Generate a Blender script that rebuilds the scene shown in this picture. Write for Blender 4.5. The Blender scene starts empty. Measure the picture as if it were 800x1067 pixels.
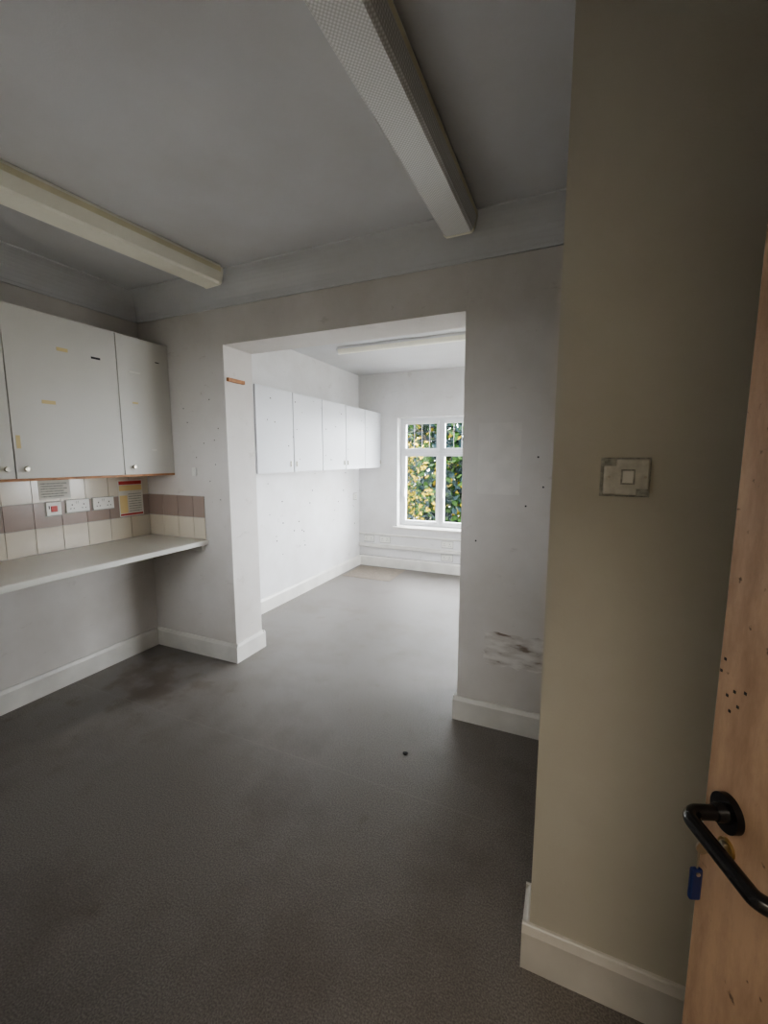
import bpy, bmesh, math, random
from mathutils import Vector, Matrix
random.seed(4)
C = bpy.context.scene.collection
sc = bpy.context.scene

# ---------------------------------------------------------------- materials
def new_mat(name):
    m = bpy.data.materials.new(name); m.use_nodes = True
    nt = m.node_tree; b = nt.nodes['Principled BSDF']
    return m, nt, b

def plain(name, col, rough=0.5, metal=0.0, var=0.0, scale=8.0, bump=0.0, bscale=200.0, spec=0.5):
    m, nt, b = new_mat(name)
    b.inputs['Roughness'].default_value = rough
    b.inputs['Metallic'].default_value = metal
    b.inputs['Specular IOR Level'].default_value = spec
    b.inputs['Base Color'].default_value = (*col, 1)
    tc = nt.nodes.new('ShaderNodeTexCoord')
    if var > 0:
        n = nt.nodes.new('ShaderNodeTexNoise'); n.inputs['Scale'].default_value = scale
        n.inputs['Detail'].default_value = 6
        nt.links.new(tc.outputs['Object'], n.inputs['Vector'])
        r = nt.nodes.new('ShaderNodeValToRGB')
        r.color_ramp.elements[0].position = 0.3; r.color_ramp.elements[1].position = 0.7
        r.color_ramp.elements[0].color = (*[c*(1-var) for c in col], 1)
        r.color_ramp.elements[1].color = (*[min(1, c*(1+var)) for c in col], 1)
        nt.links.new(n.outputs['Fac'], r.inputs['Fac'])
        nt.links.new(r.outputs['Color'], b.inputs['Base Color'])
    return m

def wall_paint(name, col, scuff=(0.38, 0.34, 0.30), amount=0.5, rough=0.6):
    """emulsion paint: faint tonal drift, grubby patches, sparse scuff marks, roller bump"""
    m, nt, b = new_mat(name)
    b.inputs['Roughness'].default_value = rough
    b.inputs['Specular IOR Level'].default_value = 0.3
    tc = nt.nodes.new('ShaderNodeTexCoord')
    n = nt.nodes.new('ShaderNodeTexNoise'); n.inputs['Scale'].default_value = 1.5; n.inputs['Detail'].default_value = 7
    n.inputs['Roughness'].default_value = 0.6
    r = nt.nodes.new('ShaderNodeValToRGB')
    r.color_ramp.elements[0].position = 0.34; r.color_ramp.elements[1].position = 0.62
    k = 0.90 if amount > 0.2 else 0.95
    r.color_ramp.elements[0].color = (col[0]*k, col[1]*k*0.985, col[2]*k*0.96, 1)
    r.color_ramp.elements[1].color = (*[min(1, c*1.03) for c in col], 1)
    nt.links.new(tc.outputs['Object'], n.inputs['Vector']); nt.links.new(n.outputs['Fac'], r.inputs['Fac'])
    cur = r.outputs['Color']
    for sc_, st, p0, p1, am in ((7, 2.2, 0.62, 0.70, amount), (26, 0.7, 0.68, 0.72, amount*1.3), (60, 1.0, 0.72, 0.75, amount*1.6)):
        s = nt.nodes.new('ShaderNodeTexNoise'); s.inputs['Scale'].default_value = sc_; s.inputs['Detail'].default_value = 8
        s.inputs['Roughness'].default_value = 0.65
        mp = nt.nodes.new('ShaderNodeMapping'); mp.inputs['Scale'].default_value = (1, 1, st); mp.inputs['Location'].default_value = (sc_, 3, 1)
        nt.links.new(tc.outputs['Object'], mp.inputs['Vector']); nt.links.new(mp.outputs['Vector'], s.inputs['Vector'])
        sr = nt.nodes.new('ShaderNodeValToRGB')
        sr.color_ramp.elements[0].position = p0; sr.color_ramp.elements[1].position = p1
        sr.color_ramp.elements[0].color = (0, 0, 0, 1); sr.color_ramp.elements[1].color = (min(1, am),)*3+(1,)
        nt.links.new(s.outputs['Fac'], sr.inputs['Fac'])
        mx = nt.nodes.new('ShaderNodeMixRGB'); mx.inputs['Color2'].default_value = (*scuff, 1)
        nt.links.new(sr.outputs['Color'], mx.inputs['Fac']); nt.links.new(cur, mx.inputs['Color1'])
        cur = mx.outputs['Color']
    nt.links.new(cur, b.inputs['Base Color'])
    n2 = nt.nodes.new('ShaderNodeTexNoise'); n2.inputs['Scale'].default_value = 140
    nt.links.new(tc.outputs['Object'], n2.inputs['Vector'])
    n3 = nt.nodes.new('ShaderNodeTexNoise'); n3.inputs['Scale'].default_value = 6; n3.inputs['Detail'].default_value = 3
    nt.links.new(tc.outputs['Object'], n3.inputs['Vector'])
    ad = nt.nodes.new('ShaderNodeMath'); ad.operation = 'MULTIPLY_ADD'; ad.inputs[1].default_value = 3.0
    nt.links.new(n3.outputs['Fac'], ad.inputs[0]); nt.links.new(n2.outputs['Fac'], ad.inputs[2])
    bp = nt.nodes.new('ShaderNodeBump'); bp.inputs['Strength'].default_value = 0.2; bp.inputs['Distance'].default_value = 0.002
    nt.links.new(ad.outputs[0], bp.inputs['Height']); nt.links.new(bp.outputs['Normal'], b.inputs['Normal'])
    return m

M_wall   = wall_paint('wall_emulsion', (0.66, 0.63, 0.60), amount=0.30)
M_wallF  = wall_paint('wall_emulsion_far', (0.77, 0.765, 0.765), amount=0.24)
M_wallR  = wall_paint('wall_emulsion_cream', (0.60, 0.58, 0.51), amount=0.05)
M_ceil   = wall_paint('ceiling_emulsion', (0.65, 0.652, 0.66), amount=0.0)
M_trim   = plain('gloss_trim', (0.72, 0.70, 0.655), 0.35, var=0.10, scale=5)
M_lam    = plain('cream_laminate', (0.66, 0.64, 0.59), 0.4, var=0.03, scale=2)
M_lamw   = plain('white_laminate', (0.72, 0.73, 0.75), 0.4, var=0.03, scale=2)
M_wood   = plain('edge_wood', (0.45, 0.22, 0.10), 0.5, var=0.2, scale=20)
M_worktop= plain('worktop_laminate', (0.74, 0.73, 0.67), 0.3, var=0.03, scale=3)
M_tileC  = plain('tile_cream', (0.68, 0.62, 0.52), 0.18, var=0.04, scale=3)
M_tileM  = plain('tile_mauve', (0.37, 0.29, 0.25), 0.18, var=0.06, scale=3)
M_grout  = plain('grout', (0.50, 0.47, 0.42), 0.9, var=0.1, scale=30)
M_plastic= plain('white_plastic', (0.78, 0.77, 0.72), 0.3, var=0.02)
M_plate  = plain('aged_plastic', (0.62, 0.61, 0.55), 0.35, var=0.12, scale=50)
M_dark   = plain('dark_hole', (0.03, 0.03, 0.03), 0.7)
M_black  = plain('black_nylon', (0.012, 0.012, 0.014), 0.22, var=0.1)
M_metal  = plain('brushed_metal', (0.55, 0.52, 0.45), 0.35, 1.0)
M_brass  = plain('brass', (0.5, 0.38, 0.2), 0.35, 1.0)
M_blue   = plain('blue_tag', (0.015, 0.03, 0.13), 0.35)
M_red    = plain('red_plastic', (0.55, 0.05, 0.04), 0.4)
M_yellow = plain('yellow_paper', (0.78, 0.62, 0.32), 0.8)
M_paper  = plain('paper', (0.74, 0.72, 0.66), 0.8, var=0.05, scale=20)
M_grey   = plain('grey_paint', (0.38, 0.38, 0.34), 0.6, var=0.35, scale=70)
M_tape   = plain('old_tape', (0.70, 0.58, 0.30), 0.5)
M_upvc   = plain('window_upvc', (0.78, 0.79, 0.80), 0.3, var=0.02)
M_lead   = plain('lead_strip', (0.10, 0.10, 0.11), 0.5)
M_bark   = plain('bark', (0.04, 0.03, 0.02), 0.9, var=0.3, scale=15)
M_leafG  = plain('leaf_green', (0.013, 0.030, 0.006), 0.8, var=0.5, scale=3, spec=0.1)
M_leafD  = plain('leaf_dark', (0.006, 0.013, 0.014), 0.8, var=0.5, scale=3, spec=0.1)
M_leafY  = plain('blossom_yellow', (0.17, 0.125, 0.006), 0.8, var=0.4, scale=3, spec=0.1)
M_paving = plain('paving', (0.12, 0.12, 0.115), 0.9, var=0.3, scale=4, spec=0.2)

def floor_mat():
    m, nt, b = new_mat('floor_vinyl')
    N = nt.nodes.new; L = nt.links.new
    tc = N('ShaderNodeTexCoord')
    n = N('ShaderNodeTexNoise'); n.inputs['Scale'].default_value = 190; n.inputs['Detail'].default_value = 4
    L(tc.outputs['Object'], n.inputs['Vector'])
    r = N('ShaderNodeValToRGB')
    r.color_ramp.elements[0].position = 0.36; r.color_ramp.elements[0].color = (0.155, 0.142, 0.132, 1)
    r.color_ramp.elements[1].position = 0.66; r.color_ramp.elements[1].color = (0.275, 0.252, 0.236, 1)
    L(n.outputs['Fac'], r.inputs['Fac'])
    d = N('ShaderNodeTexNoise'); d.inputs['Scale'].default_value = 1.6; d.inputs['Detail'].default_value = 9; d.inputs['Roughness'].default_value = 0.65
    L(tc.outputs['Object'], d.inputs['Vector'])
    dr = N('ShaderNodeValToRGB')
    dr.color_ramp.elements[0].position = 0.34; dr.color_ramp.elements[0].color = (0.80, 0.77, 0.74, 1)
    dr.color_ramp.elements[1].position = 0.52; dr.color_ramp.elements[1].color = (1.0, 1.0, 1.0, 1)
    L(d.outputs['Fac'], dr.inputs['Fac'])
    mu = N('ShaderNodeMixRGB'); mu.blend_type = 'MULTIPLY'; mu.inputs['Fac'].default_value = 1
    L(r.outputs['Color'], mu.inputs['Color1']); L(dr.outputs['Color'], mu.inputs['Color2'])
    sx = N('ShaderNodeSeparateXYZ'); L(tc.outputs['Object'], sx.inputs[0])
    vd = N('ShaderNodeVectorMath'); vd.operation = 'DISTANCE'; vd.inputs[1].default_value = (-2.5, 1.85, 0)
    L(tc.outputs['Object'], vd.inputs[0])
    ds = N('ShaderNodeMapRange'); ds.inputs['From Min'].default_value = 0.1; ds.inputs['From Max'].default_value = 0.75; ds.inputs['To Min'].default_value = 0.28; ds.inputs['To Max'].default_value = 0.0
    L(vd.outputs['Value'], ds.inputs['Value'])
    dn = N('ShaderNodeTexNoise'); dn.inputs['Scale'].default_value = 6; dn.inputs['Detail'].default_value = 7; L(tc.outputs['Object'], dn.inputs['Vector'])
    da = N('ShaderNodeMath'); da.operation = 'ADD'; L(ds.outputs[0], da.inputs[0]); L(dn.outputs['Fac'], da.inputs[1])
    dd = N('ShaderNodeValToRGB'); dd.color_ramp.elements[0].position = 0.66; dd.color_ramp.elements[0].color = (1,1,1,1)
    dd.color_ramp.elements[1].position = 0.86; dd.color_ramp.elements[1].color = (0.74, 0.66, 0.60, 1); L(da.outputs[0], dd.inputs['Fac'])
    mu2 = N('ShaderNodeMixRGB'); mu2.blend_type = 'MULTIPLY'; mu2.inputs['Fac'].default_value = 1
    L(mu.outputs['Color'], mu2.inputs['Color1']); L(dd.outputs['Color'], mu2.inputs['Color2'])
    last = None
    for out, v in (('Y', 1.62), ('Y', 3.62), ('X', -1.75)):
        s = N('ShaderNodeMath'); s.operation = 'SUBTRACT'; s.inputs[1].default_value = v; L(sx.outputs[out], s.inputs[0])
        a = N('ShaderNodeMath'); a.operation = 'ABSOLUTE'; L(s.outputs[0], a.inputs[0])
        c = N('ShaderNodeMath'); c.operation = 'LESS_THAN'; c.inputs[1].default_value = 0.0025; L(a.outputs[0], c.inputs[0])
        if out == 'X':
            g = N('ShaderNodeMath'); g.operation = 'GREATER_THAN'; g.inputs[1].default_value = 3.62; L(sx.outputs['Y'], g.inputs[0])
            q = N('ShaderNodeMath'); q.operation = 'MULTIPLY'; L(c.outputs[0], q.inputs[0]); L(g.outputs[0], q.inputs[1]); c = q
        if last is None: last = c
        else:
            mxx = N('ShaderNodeMath'); mxx.operation = 'MAXIMUM'; L(last.outputs[0], mxx.inputs[0]); L(c.outputs[0], mxx.inputs[1]); last = mxx
    sc_ = N('ShaderNodeMath'); sc_.operation = 'MULTIPLY'; sc_.inputs[1].default_value = 0.2; L(last.outputs[0], sc_.inputs[0])
    mx = N('ShaderNodeMixRGB'); mx.inputs['Color2'].default_value = (0.34, 0.32, 0.29, 1)
    L(sc_.outputs[0], mx.inputs['Fac']); L(mu2.outputs['Color'], mx.inputs['Color1'])
    L(mx.outputs['Color'], b.inputs['Base Color'])
    rr = N('ShaderNodeMapRange'); rr.inputs['To Min'].default_value = 0.34; rr.inputs['To Max'].default_value = 0.52
    L(d.outputs['Fac'], rr.inputs['Value']); L(rr.outputs[0], b.inputs['Roughness'])
    bp = N('ShaderNodeBump'); bp.inputs['Strength'].default_value = 0.07; bp.inputs['Distance'].default_value = 0.001
    L(n.outputs['Fac'], bp.inputs['Height']); L(bp.outputs['Normal'], b.inputs['Normal'])
    return m
M_floor = floor_mat()

def door_mat():
    m, nt, b = new_mat('door_veneer')
    N = nt.nodes.new; L = nt.links.new
    tc = N('ShaderNodeTexCoord'); mp = N('ShaderNodeMapping'); mp.inputs['Scale'].default_value = (8, 8, 2.0)
    L(tc.outputs['Object'], mp.inputs['Vector'])
    n = N('ShaderNodeTexNoise'); n.inputs['Scale'].default_value = 1.5; n.inputs['Detail'].default_value = 9
    n.inputs['Roughness'].default_value = 0.7
    L(mp.outputs['Vector'], n.inputs['Vector'])
    r = N('ShaderNodeValToRGB')
    r.color_ramp.elements[0].position = 0.34; r.color_ramp.elements[0].color = (0.33, 0.215, 0.145, 1)
    r.color_ramp.elements[1].position = 0.6; r.color_ramp.elements[1].color = (0.53, 0.37, 0.255, 1)
    L(n.outputs['Fac'], r.inputs['Fac'])
    s = N('ShaderNodeTexNoise'); s.inputs['Scale'].default_value = 38; s.inputs['Detail'].default_value = 4
    L(tc.outputs['Object'], s.inputs['Vector'])
    sr = N('ShaderNodeValToRGB'); sr.color_ramp.elements[0].position = 0.66; sr.color_ramp.elements[1].position = 0.70
    L(s.outputs['Fac'], sr.inputs['Fac'])
    mx = N('ShaderNodeMixRGB'); mx.inputs['Color2'].default_value = (0.15, 0.10, 0.07, 1)
    L(sr.outputs['Color'], mx.inputs['Fac']); L(r.outputs['Color'], mx.inputs['Color1'])
    L(mx.outputs['Color'], b.inputs['Base Color']); b.inputs['Roughness'].default_value = 0.5
    return m
M_door = door_mat()

def diffuser_mat(name, col):
    m, nt, b = new_mat(name)
    N = nt.nodes.new; L = nt.links.new
    b.inputs['Base Color'].default_value = (*col, 1); b.inputs['Roughness'].default_value = 0.3
    tc = N('ShaderNodeTexCoord'); mp = N('ShaderNodeMapping'); mp.inputs['Rotation'].default_value = (0, 0, math.radians(45))
    L(tc.outputs['Object'], mp.inputs['Vector'])
    ch = N('ShaderNodeTexVoronoi'); ch.inputs['Scale'].default_value = 115; ch.inputs['Randomness'].default_value = 0
    L(mp.outputs['Vector'], ch.inputs['Vector'])
    r = N('ShaderNodeValToRGB')
    r.color_ramp.elements[0].color = (*[min(1, c*1.1) for c in col], 1)
    r.color_ramp.elements[1].color = (*[c*0.62 for c in col], 1); r.color_ramp.elements[1].position = 0.7
    L(ch.outputs['Distance'], r.inputs['Fac']); L(r.outputs['Color'], b.inputs['Base Color'])
    bp = N('ShaderNodeBump'); bp.inputs['Strength'].default_value = 0.5; bp.inputs['Distance'].default_value = 0.002
    L(ch.outputs['Distance'], bp.inputs['Height']); L(bp.outputs['Normal'], b.inputs['Normal'])
    return m
M_diff = diffuser_mat('prismatic_diffuser', (0.96, 0.95, 0.89))
M_diffside = plain('diffuser_side', (0.82, 0.77, 0.56), 0.3, var=0.05)
M_cap = plain('batten_cream', (0.90, 0.88, 0.76), 0.4, var=0.03)
M_batten = plain('batten_white', (0.78, 0.79, 0.78), 0.4)

def glass_mat():
    m = bpy.data.materials.new('window_glass'); m.use_nodes = True
    nt = m.node_tree; nt.nodes.clear()
    o = nt.nodes.new('ShaderNodeOutputMaterial'); t = nt.nodes.new('ShaderNodeBsdfTransparent')
    g = nt.nodes.new('ShaderNodeBsdfGlossy'); g.inputs['Roughness'].default_value = 0.02
    x = nt.nodes.new('ShaderNodeMixShader'); x.inputs[0].default_value = 0.03
    nt.links.new(t.outputs[0], x.inputs[1]); nt.links.new(g.outputs[0], x.inputs[2]); nt.links.new(x.outputs[0], o.inputs[0])
    return m
M_glass = glass_mat()

# ---------------------------------------------------------------- mesh helpers
def obj_from_bm(name, bm, mats, parent=None, smooth=False):
    me = bpy.data.meshes.new(name); bm.normal_update(); bm.to_mesh(me); bm.free()
    for m in mats: me.materials.append(m)
    if smooth:
        for p in me.polygons: p.use_smooth = True
    o = bpy.data.objects.new(name, me); C.objects.link(o)
    if parent: o.parent = parent
    return o

def add_box(bm, x0, x1, y0, y1, z0, z1, mi=0):
    v = [bm.verts.new(p) for p in ((x0,y0,z0),(x1,y0,z0),(x1,y1,z0),(x0,y1,z0),(x0,y0,z1),(x1,y0,z1),(x1,y1,z1),(x0,y1,z1))]
    for f in ((0,3,2,1),(4,5,6,7),(0,1,5,4),(1,2,6,5),(2,3,7,6),(3,0,4,7)):
        fa = bm.faces.new([v[i] for i in f]); fa.material_index = mi

def boxes(name, lst, mats, parent=None, bevel=0.0):
    bm = bmesh.new()
    if not isinstance(mats, (list, tuple)): mats = [mats]
    for b in lst: add_box(bm, *b)
    o = obj_from_bm(name, bm, mats, parent)
    if bevel > 0:
        md = o.modifiers.new('bevel', 'BEVEL'); md.width = bevel; md.segments = 2; md.limit_method = 'ANGLE'
    return o

def cyl(name, p0, p1, r, mat, parent=None, seg=24, r2=None):
    bm = bmesh.new(); p0 = Vector(p0); p1 = Vector(p1); d = p1-p0
    bmesh.ops.create_cone(bm, cap_ends=True, segments=seg, radius1=r, radius2=r if r2 is None else r2, depth=d.length)
    rot = d.to_track_quat('Z', 'Y').to_matrix().to_4x4()
    bm.transform(Matrix.Translation((p0+p1)/2) @ rot)
    o = obj_from_bm(name, bm, [mat], parent, True)
    o.modifiers.new('es', 'EDGE_SPLIT').split_angle = math.radians(40)
    return o

def empty(name, loc=(0,0,0), rz=0.0):
    e = bpy.data.objects.new(name, None); e.location = loc; e.rotation_euler = (0,0,rz); e.empty_display_size = 0.1
    C.objects.link(e); return e

def prism(name, prof, a0, a1, fn, mats, parent=None):
    bm = bmesh.new()
    A = [bm.verts.new(fn(u, z, a0)) for u, z in prof]; B = [bm.verts.new(fn(u, z, a1)) for u, z in prof]
    n = len(prof)
    for i in range(n):
        bm.faces.new((A[i], A[(i+1) % n], B[(i+1) % n], B[i]))
    bm.faces.new(A[::-1]); bm.faces.new(B)
    bmesh.ops.recalc_face_normals(bm, faces=bm.faces)
    return obj_from_bm(name, bm, mats if isinstance(mats, list) else [mats], parent)

# ---------------------------------------------------------------- room dims
H = 2.65; HF = 2.60
XL, XLF, XR = -3.0, -2.67, 1.6
Y1, Y2, YF = 2.28, 2.56, 5.25
OL, OR, OH = -2.18, -0.53, 2.255
YS0, YS1, XS = 1.165, 1.28, -0.04
YB = -0.05
P90 = math.pi/2

boxes('floor', [(-3.2, 1.8, -1.9, 5.6, -0.15, 0.0)], M_floor)
boxes('ceiling', [(-3.2, 1.8, -1.9, Y2, H, H+0.2), (-3.2, 1.8, Y2, 5.6, HF, H+0.2)], M_ceil)
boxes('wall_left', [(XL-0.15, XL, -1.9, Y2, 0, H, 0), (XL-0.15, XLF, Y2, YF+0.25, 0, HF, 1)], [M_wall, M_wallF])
boxes('wall_partition', [(XL, OL, Y1, Y2, 0, H), (OL, OR, Y1, Y2, OH, H), (OR, XR, Y1, Y2, 0, H)], M_wall)
boxes('wall_switch', [(XS, XR, YS0, YS1, 0, H)], M_wallR)
BW = (-2.02, -1.38, 1.08, 2.05)
boxes('wall_back', [(XL, BW[0], YB-0.12, YB, 0, H), (BW[1], -0.36, YB-0.12, YB, 0, H), (BW[0], BW[1], YB-0.12, YB, 0, BW[2]), (BW[0], BW[1], YB-0.12, YB, BW[3], H),
                    (0.53, XR, YB-0.12, YB, 0, H), (-0.36, 0.53, YB-0.12, YB, 2.06, H)], M_wall)
boxes('wall_corridor', [(-0.8, XR, -1.9, -1.75, 0, H), (-0.9, -0.8, -1.9, YB-0.12, 0, H)], M_wallR)
RW = (3.0, 4.8, 0.80, 2.2)
boxes('wall_right', [(XR, XR+0.2, -1.9, RW[0], 0, H), (XR, XR+0.2, RW[1], YF+0.25, 0, HF),
                     (XR, XR+0.2, RW[0], RW[1], 0, RW[2]), (XR, XR+0.2, RW[0], RW[1], RW[3], HF)], M_wall)
WX0, WX1, WZ0, WZ1 = -2.10, -0.45, 0.58, 2.02
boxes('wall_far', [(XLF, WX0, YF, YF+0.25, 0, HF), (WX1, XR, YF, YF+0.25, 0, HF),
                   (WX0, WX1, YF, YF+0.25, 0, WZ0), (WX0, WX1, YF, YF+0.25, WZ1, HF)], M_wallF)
LB = 0.015
boxes('trim_pier_lining', [(OR, XR, Y1-LB, Y1, 0.0, H-0.165)], M_wall, bevel=0.003)

def cove(name, fn, a0, a1, s=0.13):
    prof = [(0, H-s-0.03), (0.010, H-s-0.03), (0.012, H-s-0.012)]
    for i in range(9):
        t = i/8*math.pi/2
        prof.append((0.014+s*(1-math.cos(t)), H-s-0.01+ s*math.sin(t)))
    prof += [(s+0.03, H-0.008), (s+0.03, H), (0, H)]
    return prism(name, prof, a0, a1, fn, M_ceil)
cove('trim_cornice_partition', lambda u, z, a: (a, Y1-u, z), XL, XR)
cove('trim_cornice_left', lambda u, z, a: (XL+u, a, z), YB, Y1)
cove('trim_cornice_back', lambda u, z, a: (a, YB+u, z), XL, XS)
cove('trim_cornice_nook', lambda u, z, a: (a, YS1+u, z), XS, XR, 0.10)

BH, BT = 0.14, 0.02
def bprof(off=0.0): return [(0,0), (BT,0), (BT,BH-0.022), (BT-0.005,BH-0.012), (BT-0.009,BH-0.003), (BT-0.013,BH), (0,BH)]
def bb(name, segs):
    bm = bmesh.new()
    for (kind, w, a0, a1) in segs:
        fn = {'-y': lambda u,z,a: (a, w-u, z), '+y': lambda u,z,a: (a, w+u, z),
              '+x': lambda u,z,a: (w+u, a, z), '-x': lambda u,z,a: (w-u, a, z)}[kind]
        P = bprof(); A = [bm.verts.new(fn(u,z,a0)) for u,z in P]; B = [bm.verts.new(fn(u,z,a1)) for u,z in P]; n = len(P)
        for i in range(n): bm.faces.new((A[i],A[(i+1)%n],B[(i+1)%n],B[i]))
        bm.faces.new(A[::-1]); bm.faces.new(B)
    bmesh.ops.recalc_face_normals(bm, faces=bm.faces)
    return obj_from_bm(name, bm, [M_trim])
bb('baseboard_left', [('+x', XL, YB, Y1-BT)])
bb('baseboard_partition_left', [('-y', Y1, XL, OL+BT), ('+x', OL, Y1, Y2), ('+y', Y2, XLF, OL+BT)])
bb('baseboard_partition_right', [('-y', Y1-LB, OR-BT, XR), ('-x', OR, Y1-LB, Y2), ('+y', Y2, OR-BT, XR)])
bb('baseboard_far_left', [('+x', XLF, Y2+BT, YF-BT)])
bb('baseboard_far', [('-y', YF, XLF, XR)])
bb('baseboard_switch', [('-y', YS0, XS-BT, XR), ('-x', XS, YS0, YS1), ('+y', YS1, XS-BT, XR)])
bb('baseboard_back', [('+y', YB, XL+BT, -0.42)])

boxes('trim_cable_trunking', [(XLF, WX0+1.6, YF-0.035, YF, 0.27, 0.32)], M_trim, bevel=0.004)
boxes('trim_pipe_box', [(XLF, -0.4, YF-0.02, YF, 0.445, 0.465)], M_trim, bevel=0.003)
M_line = plain('dark_line', (0.36, 0.34, 0.31), 0.8, var=0.2, scale=20)  # dark tone for the painted shadow lines and the socket outlines
boxes('trim_shadow_lines', [(XLF, -0.4, YF-0.002, YF, 0.262, 0.27), (XLF, -0.4, YF-0.002, YF, 0.438, 0.445), (XLF, -0.4, YF-0.004, YF, 0.14, 0.147)], M_line)  # thin dark strips painted in as shadow lines along trunking and baseboard
boxes('floor_access_cover', [(-2.60, -1.95, 4.62, 5.18, 0.0, 0.004), (-2.57, -1.98, 4.65, 5.15, 0.004, 0.006)],
      plain('cover_vinyl', (0.26, 0.22, 0.18), 0.5, var=0.15, scale=30), bevel=0.002)

# ---------------------------------------------------------------- windows
def window(name, w, z0, z1, lights, matrix):
    root = empty(name); root.matrix_world = matrix
    bm = bmesh.new(); F = 0.045; D = 0.06
    add_box(bm, 0, w, 0, D, z0, z0+F); add_box(bm, 0, w, 0, D, z1-F, z1)
    add_box(bm, 0, F, 0, D, z0+F, z1-F); add_box(bm, w-F, w, 0, D, z0+F, z1-F)
    p = (w-F)/lights; zt = z0+(z1-z0)*0.69
    for i in range(1, lights): add_box(bm, i*p, i*p+F, 0, D, z0+F, z1-F)
    sash = []; glass = []; lead = []
    for i in range(lights):
        xa, xb = i*p+F, (i+1)*p
        add_box(bm, xa, xb, 0, D, zt-0.02, zt+0.02)
        for za, zb in ((z0+F, zt-0.02), (zt+0.02, z1-F)):
            s = 0.032
            sash += [(xa,xb,-0.012,0.045,za,za+s),(xa,xb,-0.012,0.045,zb-s,zb),(xa,xa+s,-0.012,0.045,za+s,zb-s),(xb-s,xb,-0.012,0.045,za+s,zb-s)]
            glass.append((xa+s,xb-s,0.02,0.026,za+s,zb-s))
            gx0, gx1, gz0, gz1 = xa+s, xb-s, za+s, zb-s
            if zb > z1-0.1:
                for k in range(1, 4): lead.append((gx0+(gx1-gx0)*k/4-0.003, gx0+(gx1-gx0)*k/4+0.003, 0.016, 0.03, gz0, gz1))
                for k in range(1, 3): lead.append((gx0, gx1, 0.015, 0.031, gz0+(gz1-gz0)*k/3-0.003, gz0+(gz1-gz0)*k/3+0.003))
    obj_from_bm(name+'_frame', bm, [M_upvc], root)
    boxes(name+'_sashes', sash, M_upvc, root, bevel=0.004)
    boxes(name+'_glass', glass, M_glass, root)
    boxes(name+'_lead', lead, M_lead, root)
    for i in range(lights):
        xa = i*p+F
        boxes(name+'_handle_%d' % i, [(xa+0.012, xa+0.028, -0.03, -0.012, z0+0.40, z0+0.47), (xa+0.012, xa+0.028, -0.042, -0.028, z0+0.40, z0+0.52)], M_plastic, root, bevel=0.003)
    return root
window('window_1', WX1-WX0, WZ0, WZ1, 3, Matrix.Translation((WX0, YF+0.12, 0)))
window('fill_window_right', RW[1]-RW[0], RW[2], RW[3], 3, Matrix.Translation((XR+0.1, RW[1], 0)) @ Matrix.Rotation(-P90, 4, 'Z'))  # unseen side window, added to bring more light into the far room
window('fill_window_back', BW[1]-BW[0], BW[2], BW[3], 1, Matrix.Translation((BW[1], YB-0.04, 0)) @ Matrix.Rotation(math.pi, 4, 'Z'))  # unseen window behind the camera, added to brighten the front room
boxes('trim_window_sill', [(WX0-0.05, WX1+0.05, YF-0.05, YF, WZ0-0.03, WZ0), (WX0, WX1, YF, YF+0.12, WZ0-0.0, WZ0+0.006)], M_trim, bevel=0.003)
boxes('trim_fill_window_sill', [(XR-0.05, XR, RW[0]-0.05, RW[1]+0.05, RW[2]-0.03, RW[2])], M_trim, bevel=0.003)

# ---------------------------------------------------------------- cabinets
def cabinets(name, xb, xf, edges, z0, z1, mat, rail, knobs, gap=0.0025):
    root = empty(name)
    boxes('carcass', [(xb, xf-0.02, edges[0], edges[-1], z0, z1)], mat, root)
    if rail: boxes('bottom_edging', [(xb+0.01, xf-0.002, edges[0], edges[-1], z0-0.014, z0)], M_wood, root)
    boxes('door_gap', [(xf-0.0205, xf-0.012, edges[0]+0.01, edges[-1]-0.01, z0+0.01, z1-0.01)], M_dark, root)
    for i in range(len(edges)-1):
        boxes('door_%d' % (i+1), [(xf-0.018, xf, edges[i]+gap, edges[i+1]-gap, z0+0.001, z1)], mat, root, bevel=0.0015)
    for i, (y, z) in enumerate(knobs):
        cyl('knob_stem_%d' % i, (xf, y, z), (xf+0.016, y, z), 0.006, M_metal, root, 12)
        cyl('knob_%d' % i, (xf+0.014, y, z), (xf+0.026, y, z), 0.014, M_metal, root, 20, r2=0.011)
    return root
cab = cabinets('wall_cupboard', XL+0.001, -2.70, [0.08, 0.68, 1.285, 1.89, 2.278], 1.388, 2.295, M_lam, True,
         [(1.95, 1.44), (1.33, 1.44), (1.24, 1.44)])
boxes('tape_remnants', [(-2.70, -2.699, 1.54, 1.60, 2.105, 2.125), (-2.70, -2.699, 1.44, 1.51, 1.80, 1.82),
                        (-2.70, -2.699, 1.98, 2.02, 1.86, 1.872), (-2.70, -2.699, 1.30, 1.32, 1.55, 1.62)], M_tape, cab)
boxes('label_remnants', [(-2.70, -2.699, 1.73, 1.785, 2.10, 2.112), (-2.70, -2.699, 2.17, 2.20, 2.16, 2.166)], M_dark, cab)
boxes('pale_label', [(-2.70, -2.699, 1.97, 2.05, 2.06, 2.072), (-2.70, -2.699, 2.1, 2.14, 1.55, 1.562)], M_paper, cab)
fe = [2.77, 3.28, 3.78, 4.28, 4.77, 5.248]
cab2 = cabinets('wall_cupboard', XLF+0.001, -2.34, fe, 1.37, 2.09, M_lamw, False, [], 0.005)
hl = [(-2.34, -2.328, fe[i]+(0.45 if i % 2 == 0 else 0.03), fe[i]+(0.46 if i % 2 == 0 else 0.04), 1.42, 1.47) for i in range(5)]
boxes('pull_handles', hl, M_metal, cab2, bevel=0.003)
bm = bmesh.new()
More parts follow.
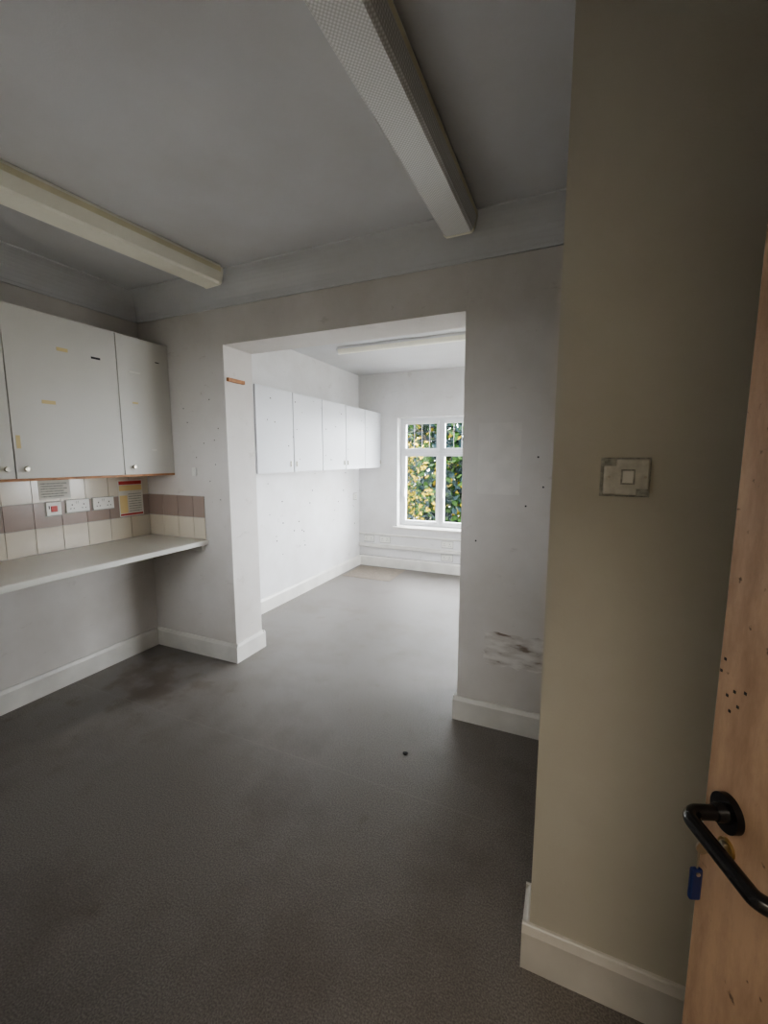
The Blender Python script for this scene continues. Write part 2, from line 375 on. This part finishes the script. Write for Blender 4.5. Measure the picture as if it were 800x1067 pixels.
for i in range(26):
    y = random.uniform(2.8, 5.2); z = random.uniform(1.42, 2.05); s = random.choice((0.006, 0.008, 0.01))
    add_box(bm, -2.34, -2.3392, y, y+s, z, z+s)
obj_from_bm('screw_marks', bm, [M_dark], cab2)

wt = empty('worktop')
boxes('worktop_slab', [(XL+0.001, -2.40, 0.2, Y1-0.001, 0.868, 0.904)], M_worktop, wt, bevel=0.006)
boxes('wall_batten', [(XL+0.001, XL+0.03, 0.2, Y1-0.001, 0.82, 0.868), (XL+0.03, -2.44, Y1-0.03, Y1-0.001, 0.82, 0.868)], M_trim, wt)

# tiles
TW = 0.156; g = 0.0018
bm = bmesh.new(); y = Y1-0.009
add_box(bm, XL+0.0005, XL+0.003, 0.2, Y1-0.008, 0.905, 1.374, 2)
while y > 0.3:
    for r in range(3):
        add_box(bm, XL+0.001, XL+0.007, y-TW+g, y-g, 0.906+r*0.1585+g, min(1.373, 0.906+(r+1)*0.1585-g), 1 if r == 1 else 0)
    y -= TW
obj_from_bm('tile_backsplash', bm, [M_tileC, M_tileM, M_grout])
bm = bmesh.new(); x = XL+0.001
add_box(bm, XL+0.0005, -2.42, Y1-0.003, Y1-0.0005, 0.905, 1.225, 2)
while x < -2.45:
    xe = min(x+TW, -2.42)
    for r in range(2):
        add_box(bm, x+g, xe-g, Y1-0.007, Y1-0.001, 0.906+r*0.1585+g, 0.906+(r+1)*0.1585-g, 1 if r == 1 else 0)
    x += TW
obj_from_bm('tile_backsplash', bm, [M_tileC, M_tileM, M_grout])

# ---------------------------------------------------------------- electrical plates
def plate(name, loc, rz, w, h, kind, rim=False):
    r = empty(name, loc, rz)
    boxes('plate', [(-w/2, w/2, -0.010, 0, -h/2, h/2)], M_plastic, r, bevel=0.003)
    if rim: boxes('dark_outline', [(-w/2-0.005, w/2+0.005, -0.001, 0, -h/2-0.007, h/2+0.004)], M_line, r)  # dark outline that sets the plate off from the wall
    if kind == 'double':
        for sx in (-1, 1):
            cx = sx*w*0.25
            boxes('pins', [(cx-0.003, cx+0.003, -0.0106, -0.009, 0.004, 0.013), (cx-0.014, cx-0.007, -0.0106, -0.009, -0.018, -0.013), (cx+0.007, cx+0.014, -0.0106, -0.009, -0.018, -0.013)], M_dark, r)
            boxes('rocker', [(sx*0.006-0.005, sx*0.006+0.005, -0.014, -0.010, 0.014, 0.032)], M_plastic, r, bevel=0.001)
    elif kind == 'single':
        boxes('pins', [(-0.003, 0.003, -0.0106, -0.009, 0.004, 0.013), (-0.014, -0.007, -0.0106, -0.009, -0.018, -0.013), (0.007, 0.014, -0.0106, -0.009, -0.018, -0.013)], M_dark, r)
        boxes('rocker', [(0.018, 0.027, -0.014, -0.010, 0.012, 0.030)], M_plastic, r, bevel=0.001)
    elif kind == 'spur':
        boxes('rocker', [(-0.018, 0.018, -0.015, -0.010, -0.02, 0.018)], M_red, r, bevel=0.002)
        boxes('fuse_slot', [(-0.03, -0.024, -0.0106, -0.009, 0.0, 0.02)], M_dark, r)
    return r
XT = XL+0.0075
plate('double_socket', (XT, 1.745, 1.185), P90, 0.146, 0.082, 'double', True)
plate('double_socket', (XT, 1.915, 1.185), P90, 0.146, 0.082, 'double', True)
plate('fused_spur_switch', (XT, 1.60, 1.18), P90, 0.086, 0.086, 'spur', True)
plate('single_socket', (XLF, 5.12, 0.98), P90, 0.10, 0.086, 'single', True)
plate('double_socket', (-2.52, YF, 0.385), 0, 0.146, 0.08, 'double', True)
plate('double_socket', (-2.28, YF, 0.385), 0, 0.146, 0.08, 'double', True)
plate('double_socket', (-1.40, YF, 0.385), 0, 0.146, 0.08, 'double', True)
plate('double_socket', (-1.40, YF, 0.210), 0, 0.146, 0.08, 'double', True)
plate('blank_plate', (-2.50, Y1, 1.40), 0, 0.04, 0.06, 'none')

sw = empty('light_switch', (0.123, YS0, 1.455))
boxes('back_patch', [(-0.053, 0.053, -0.002, 0, -0.048, 0.046)], M_grey, sw)
boxes('plate', [(-0.046, 0.050, -0.011, -0.002, -0.044, 0.042)], M_plate, sw, bevel=0.004)
boxes('rocker_frame', [(-0.010, 0.020, -0.0125, -0.011, -0.018, 0.018)], M_grey, sw, bevel=0.001)
bm = bmesh.new()   # rocker, tilted to the ON side
vs = [bm.verts.new(p) for p in ((-0.006,-0.012,-0.0145),(0.016,-0.012,-0.0145),(0.016,-0.0145,-0.0145),(-0.006,-0.0145,-0.0145),
                                (-0.006,-0.012,0.0145),(0.016,-0.012,0.0145),(0.016,-0.0205,0.0145),(-0.006,-0.0205,0.0145))]
for f in ((0,1,2,3),(4,7,6,5),(0,4,5,1),(1,5,6,2),(2,6,7,3),(3,7,4,0)): bm.faces.new([vs[i] for i in f])
bmesh.ops.recalc_face_normals(bm, faces=bm.faces)
obj_from_bm('rocker', bm, [M_plastic], sw)
boxes('paint_smears', [(-0.046, -0.020, -0.0115, -0.010, 0.026, 0.0415), (0.024, 0.049, -0.0115, -0.010, -0.043, -0.028)], M_grey, sw)
for sx in (-0.034, 0.041): cyl('screw', (sx, -0.011, 0), (sx, -0.0125, 0), 0.003, M_metal, sw, 12)

nt_ = empty('safety_poster', (XT, 2.125, 1.205), P90)
boxes('sheet', [(-0.095, 0.095, -0.002, 0, -0.135, 0.135)], M_paper, nt_)
boxes('red_header', [(-0.088, 0.088, -0.003, -0.002, 0.100, 0.125), (-0.088, 0.088, -0.003, -0.002, -0.128, -0.115)], M_red, nt_)
boxes('yellow_panel', [(-0.088, 0.088, -0.003, -0.002, 0.055, 0.095), (-0.088, -0.03, -0.003, -0.002, -0.11, 0.02)], M_yellow, nt_)
boxes('text_lines', [(-0.02, 0.08, -0.003, -0.002, -0.10+i*0.018, -0.095+i*0.018) for i in range(8)], M_grey, nt_)
nc = empty('notice_card', (XT, 1.62, 1.30), P90)
boxes('sheet', [(-0.09, 0.09, -0.002, 0, -0.06, 0.06)], M_paper, nc)
boxes('text_lines', [(-0.08, 0.05+0.02*(i % 2), -0.003, -0.002, -0.045+i*0.016, -0.037+i*0.016) for i in range(6)], M_grey, nc)

boxes('wood_batten', [(OL, OL+0.02, 2.30, 2.46, 2.02, 2.045)], M_wood, bevel=0.002)

# ---------------------------------------------------------------- wall marks
bm = bmesh.new()
def mark_y(x, z, yy, s=0.006): add_box(bm, x, x+s, yy-0.001, yy, z, z+s)
for x, z in ((-0.40,1.60),(-0.33,1.60),(-0.27,1.44),(-0.37,1.38),(-0.15,1.5),(-0.2,1.25),(-0.45,1.05),(-0.28,1.58),(-0.12,1.35)): mark_y(x, z, Y1-LB, 0.008)
for x, z in ((-2.55,1.75),(-2.4,1.6),(-2.48,1.5),(-2.3,1.45),(-2.58,1.85),(-2.33,1.9),(-2.3,1.62),(-2.26,1.7),(-2.36,1.33),(-2.27,1.2)): mark_y(x, z, Y1, 0.007)
for i in range(34):
    yy = random.uniform(2.7, 5.1); z = random.uniform(0.5, 1.34); s = random.choice((0.008, 0.012))
    add_box(bm, XLF, XLF+0.001, yy, yy+s*1.3, z, z+s)
obj_from_bm('wall_screw_holes', bm, [M_dark])

def scuff_mat():
    m, nt, b = new_mat('peeled_paint')
    N = nt.nodes.new; L = nt.links.new
    tc = N('ShaderNodeTexCoord'); mp = N('ShaderNodeMapping'); mp.inputs['Scale'].default_value = (0.7, 1, 2.4); L(tc.outputs['Object'], mp.inputs['Vector'])
    n = N('ShaderNodeTexNoise'); n.inputs['Scale'].default_value = 11; n.inputs['Detail'].default_value = 9; L(mp.outputs['Vector'], n.inputs['Vector'])
    r = N('ShaderNodeValToRGB'); e = r.color_ramp.elements
    e[0].position = 0.32; e[0].color = (0.26, 0.21, 0.17, 1); e[1].position = 0.40; e[1].color = (0.55, 0.51, 0.47, 1)
    e2 = r.color_ramp.elements.new(0.58); e2.color = (0.71, 0.68, 0.64, 1)
    L(n.outputs['Fac'], r.inputs['Fac']); L(r.outputs['Color'], b.inputs['Base Color']); b.inputs['Roughness'].default_value = 0.8
    return m
bm = bmesh.new(); pts = []
for i in range(40):
    t = i/40*2*math.pi
    ct, st = math.cos(t), math.sin(t)
    k = 1/max(abs(ct), abs(st))*0.93
    pts.append(bm.verts.new((-0.20+0.19*ct*k*(1+random.uniform(-.08,.08)), Y1-LB-0.001, 0.46+0.10*st*k*(1+random.uniform(-.12,.12)))))
bm.faces.new(pts)
obj_from_bm('wall_peeled_patch', bm, [scuff_mat()])
boxes('wall_filler_patch', [(-0.446, -0.23, Y1-LB-0.0012, Y1-LB, 1.31, 1.68)], plain('filler_paint', (0.70, 0.67, 0.635), 0.6, var=0.04, scale=12))
bm = bmesh.new(); bmesh.ops.create_icosphere(bm, subdivisions=2, radius=0.013)
for v in bm.verts: v.co *= random.uniform(0.7, 1.15); v.co.z *= 0.4
o = obj_from_bm('floor_debris', bm, [M_dark]); o.location = (-0.695, 1.86, 0.004)

# ---------------------------------------------------------------- ceiling battens (local origin: far end centre, at ceiling)
def batten(name, loc, rz, w, length, d, mats):
    r = empty(name, loc, rz)
    hw = w/2; ya, yb = -length, 0
    boxes('spine', [(-hw+0.004, hw-0.004, ya+0.01, yb-0.01, -0.028, -0.001)], mats[2], r, bevel=0.002)
    k = d*0.40
    prof = [(-hw, -0.016), (-hw, -k), (-hw+0.014, -d+0.010), (-hw+0.026, -d), (hw-0.026, -d), (hw-0.014, -d+0.010), (hw, -k), (hw, -0.016)]
    df = prism('diffuser', prof, ya+0.012, yb-0.012, lambda u, z, a: (u, a, z), [mats[0], mats[1]], r)
    for p in df.data.polygons:
        if abs(p.normal.x) > 0.995: p.material_index = 1
    for nm, a, b in (('end_cap_near', ya, ya+0.014), ('end_cap_far', yb-0.014, yb)):
        pr = [(u*1.03, z-0.002 if z < -0.05 else z+0.002) for u, z in prof]
        prism(nm, pr, a, b, lambda u, z, a_: (u, a_, z), mats[2], r)
    return r
batten('fluorescent_batten_light', (-0.535, 2.112, H-0.001), math.radians(-0.8), 0.168, 1.8, 0.105, (M_diff, M_diffside, M_cap))
batten('fluorescent_batten_light', (-2.06, 2.100, H-0.001), math.radians(-5.5), 0.175, 1.8, 0.105, (M_cap, M_diffside, M_cap))
batten('fluorescent_batten_light', (-2.2, 3.88, HF-0.001), P90, 0.09, 1.5, 0.06, (M_cap, M_batten, M_batten))

# ---------------------------------------------------------------- door
ang = math.radians(-69.0)
door = empty('door_1', (0.2135, 0.746, 0), ang)
boxes('leaf', [(0.010, 0.762, 0, 0.042, 0.008, 2.06)], M_door, door, bevel=0.002)
boxes('latch_plate', [(0.009, 0.010, 0.010, 0.032, 0.88, 1.06)], M_metal, door)
HZ = 1.0; HX = 0.058
cyl('rose', (HX, 0, HZ), (HX, -0.010, HZ), 0.026, M_black, door, 40)
cyl('rose_collar', (HX, -0.008, HZ), (HX, -0.022, HZ), 0.015, M_black, door, 32, r2=0.0115)
cu = bpy.data.curves.new('lever', 'CURVE'); cu.dimensions = '3D'; cu.bevel_depth = 0.0100; cu.bevel_resolution = 6; cu.resolution_u = 10; cu.use_fill_caps = True
sp = cu.splines.new('BEZIER')
P = [((HX, 0, HZ), 0.01), ((HX, -0.045, HZ), 0.008), ((HX+0.018, -0.063, HZ), 0.009), ((HX+0.115, -0.063, HZ), 0.009), ((HX+0.133, -0.045, HZ), 0.009), ((HX+0.133, -0.014, HZ), 0.008)]
sp.bezier_points.add(len(P)-1)
dirs = [(0,-1,0), (0,-1,0), (1,0,0), (1,0,0), (0,1,0), (0,1,0)]
for bp_, (p, hl_), d in zip(sp.bezier_points, P, dirs):
    p = Vector(p); d = Vector(d)
    bp_.co = p; bp_.handle_left = p-d*hl_; bp_.handle_right = p+d*hl_
lev = bpy.data.objects.new('lever', cu); C.objects.link(lev); lev.parent = door; cu.materials.append(M_black)
KZ = HZ-0.054; KX = HX+0.002
cyl('escutcheon', (KX, 0, KZ), (KX, -0.004, KZ), 0.014, M_brass, door, 24)
boxes('lock_cylinder', [(KX-0.005, KX+0.005, -0.010, -0.003, KZ-0.012, KZ+0.010)], M_metal, door, bevel=0.002)
boxes('key', [(KX-0.001, KX+0.001, -0.028, -0.008, KZ-0.004, KZ+0.004)], M_metal, door)
cyl('key_bow', (KX-0.001, -0.034, KZ), (KX+0.001, -0.034, KZ), 0.010, M_metal, door, 20)
boxes('key_ring', [(KX-0.001, KX+0.001, -0.0405, -0.0385, KZ-0.036, KZ-0.002)], M_metal, door)
boxes('key_tag', [(KX-0.004, KX+0.004, -0.048, -0.032, KZ-0.084, KZ-0.034)], M_blue, door, bevel=0.003)
cyl('tag_eyelet', (KX-0.0045, -0.040, KZ-0.040), (KX+0.0055, -0.040, KZ-0.040), 0.003, M_metal, door, 12)
boxes('leaf_marks', [(HX-0.03+a, HX-0.03+a+0.004, -0.0006, 0.0, 1.16+b, 1.164+b) for a, b in ((0,0),(0.012,0.012),(0.02,-0.006),(0.007,-0.02),(0.03,0.02),(-0.01,0.05),(-0.015,0.03))], M_dark, door)
boxes('trim_door_frame', [(-0.36, -0.33, YB-0.13, YB+0.01, 0, 2.06), (0.50, 0.53, YB-0.13, YB+0.01, 0, 2.06), (-0.36, 0.53, YB-0.13, YB+0.01, 2.035, 2.065),
     (-0.42, -0.36, YB, YB+0.015, 0, 2.12), (0.53, 0.59, YB, YB+0.015, 0, 2.12), (-0.36, 0.53, YB, YB+0.015, 2.065, 2.12)], M_trim)

# ---------------------------------------------------------------- garden
boxes('ground', [(-30, 30, 5.7, 45, -0.6, -0.5), (2.0, 30, -20, 5.7, -0.6, -0.5), (-30, 2.0, -20, -2.0, -0.6, -0.5)], M_paving)
def tree(name, base, h, rad, n, weights, leaf=0.07, seed=1, zmin=0.2):
    rnd = random.Random(seed)
    r = empty(name, base)
    bm = bmesh.new()
    def limb(p0, p1, r0, r1):
        d = p1-p0; q = d.to_track_quat('Z', 'Y').to_matrix().to_4x4()
        t = bmesh.ops.create_cone(bm, cap_ends=True, segments=10, radius1=r0, radius2=r1, depth=d.length)
        bmesh.ops.transform(bm, matrix=Matrix.Translation((p0+p1)/2) @ q, verts=t['verts'])
    top = Vector((0.02, 0, h*0.65)); limb(Vector((0,0,0.0)), top, rad*0.06, rad*0.03)
    clumps = []
    for i in range(22):
        a = rnd.uniform(0, 6.283); z = rnd.uniform(h*zmin, h)
        e = Vector((math.cos(a)*rad*rnd.uniform(.2,.95), math.sin(a)*rad*rnd.uniform(.2,.95)*0.5, z))
        s = Vector((0.02, 0, min(z*0.6, h*0.6))); limb(s, e, rad*0.025, rad*0.006)
        clumps.append(e)
    for v in bm.verts: v.co.z = max(v.co.z, 0.003)
    obj_from_bm('branches', bm, [M_bark], r, True)
    bm = bmesh.new()
    for i in range(n):
        c = rnd.choice(clumps); p = c+Vector((rnd.gauss(0,1), rnd.gauss(0,.4), rnd.gauss(0,.9)))*rad*0.22
        p.z = max(p.z, 0.22)
        u = Vector((rnd.uniform(-1,1), rnd.uniform(-1,1), rnd.uniform(-1,1))).normalized()
        v = u.orthogonal().normalized(); s = leaf*rnd.uniform(.6,1.4)
        q = [p-u*s, p+v*s*.5, p+u*s, p-v*s*.5]
        f = bm.faces.new([bm.verts.new(x) for x in q])
        f.material_index = rnd.choices((0,1,2), weights)[0]
    obj_from_bm('foliage', bm, [M_leafG, M_leafD, M_leafY], r)
    return r
tree('forsythia_bush', (-3.5, 8.0, -0.499), 2.1, 1.0, 5200, (4, 4, 5), 0.05, 3, 0.15)
tree('garden_tree', (-3.2, 11.2, -0.499), 4.6, 2.3, 11000, (6, 7, 1), 0.10, 5, 0.08)
tree('garden_tree', (-6.5, 15.5, -0.499), 6.5, 3.0, 9000, (4, 7, 1), 0.14, 8, 0.08)

# ---------------------------------------------------------------- light
w = bpy.data.worlds.new('daylight'); sc.world = w; w.use_nodes = True
nt = w.node_tree; bg = nt.nodes['Background']
bg.inputs['Color'].default_value = (0.91, 0.955, 1.0, 1); bg.inputs['Strength'].default_value = 16.0
sun = bpy.data.lights.new('sun', 'SUN'); sun.energy = 32; sun.angle = 0.01; sun.color = (1, 0.94, 0.82)
so = bpy.data.objects.new('sun', sun); C.objects.link(so); so.rotation_euler = Vector((-0.45, 0.05, 0.85)).to_track_quat('Z', 'Y').to_euler()
def portal(name, loc, rot, sx, sy):
    l = bpy.data.lights.new(name, 'AREA'); l.shape = 'RECTANGLE'; l.size = sx; l.size_y = sy
    l.cycles.is_portal = True
    o = bpy.data.objects.new(name, l); C.objects.link(o); o.location = loc; o.rotation_euler = rot
portal('window_portal', ((WX0+WX1)/2, YF+0.22, (WZ0+WZ1)/2), (-P90, 0, 0), WX1-WX0, WZ1-WZ0)
portal('window_portal', (XR+0.19, (RW[0]+RW[1])/2, (RW[2]+RW[3])/2), (0, P90, 0), RW[3]-RW[2], RW[1]-RW[0])
portal('window_portal', ((BW[0]+BW[1])/2, YB-0.14, (BW[2]+BW[3])/2), (P90, 0, 0), BW[1]-BW[0], BW[3]-BW[2])
cl = bpy.data.lights.new('corridor_fill_light', 'AREA'); cl.shape = 'RECTANGLE'; cl.size = 1.6; cl.size_y = 0.9; cl.energy = 16; cl.color = (1, 0.90, 0.76)  # unseen area light added as warm fill from the corridor
co = bpy.data.objects.new('corridor_fill_light', cl); C.objects.link(co); co.location = (0.1, -0.95, H-0.03)

# ---------------------------------------------------------------- camera
cam = bpy.data.cameras.new('camera'); cam.sensor_fit = 'HORIZONTAL'; cam.sensor_width = 36; cam.lens = 19.8; cam.clip_start = 0.01
cob = bpy.data.objects.new('camera', cam); C.objects.link(cob)
cob.location = (0, 0, 1.5); cob.rotation_euler = (math.radians(90-7.3), 0, math.radians(23.6))
sc.camera = cob
sc.view_settings.view_transform = 'AgX'
try: sc.view_settings.look = 'AgX - Medium High Contrast'
except Exception as e: print('look', e)
sc.view_settings.exposure = 1.0
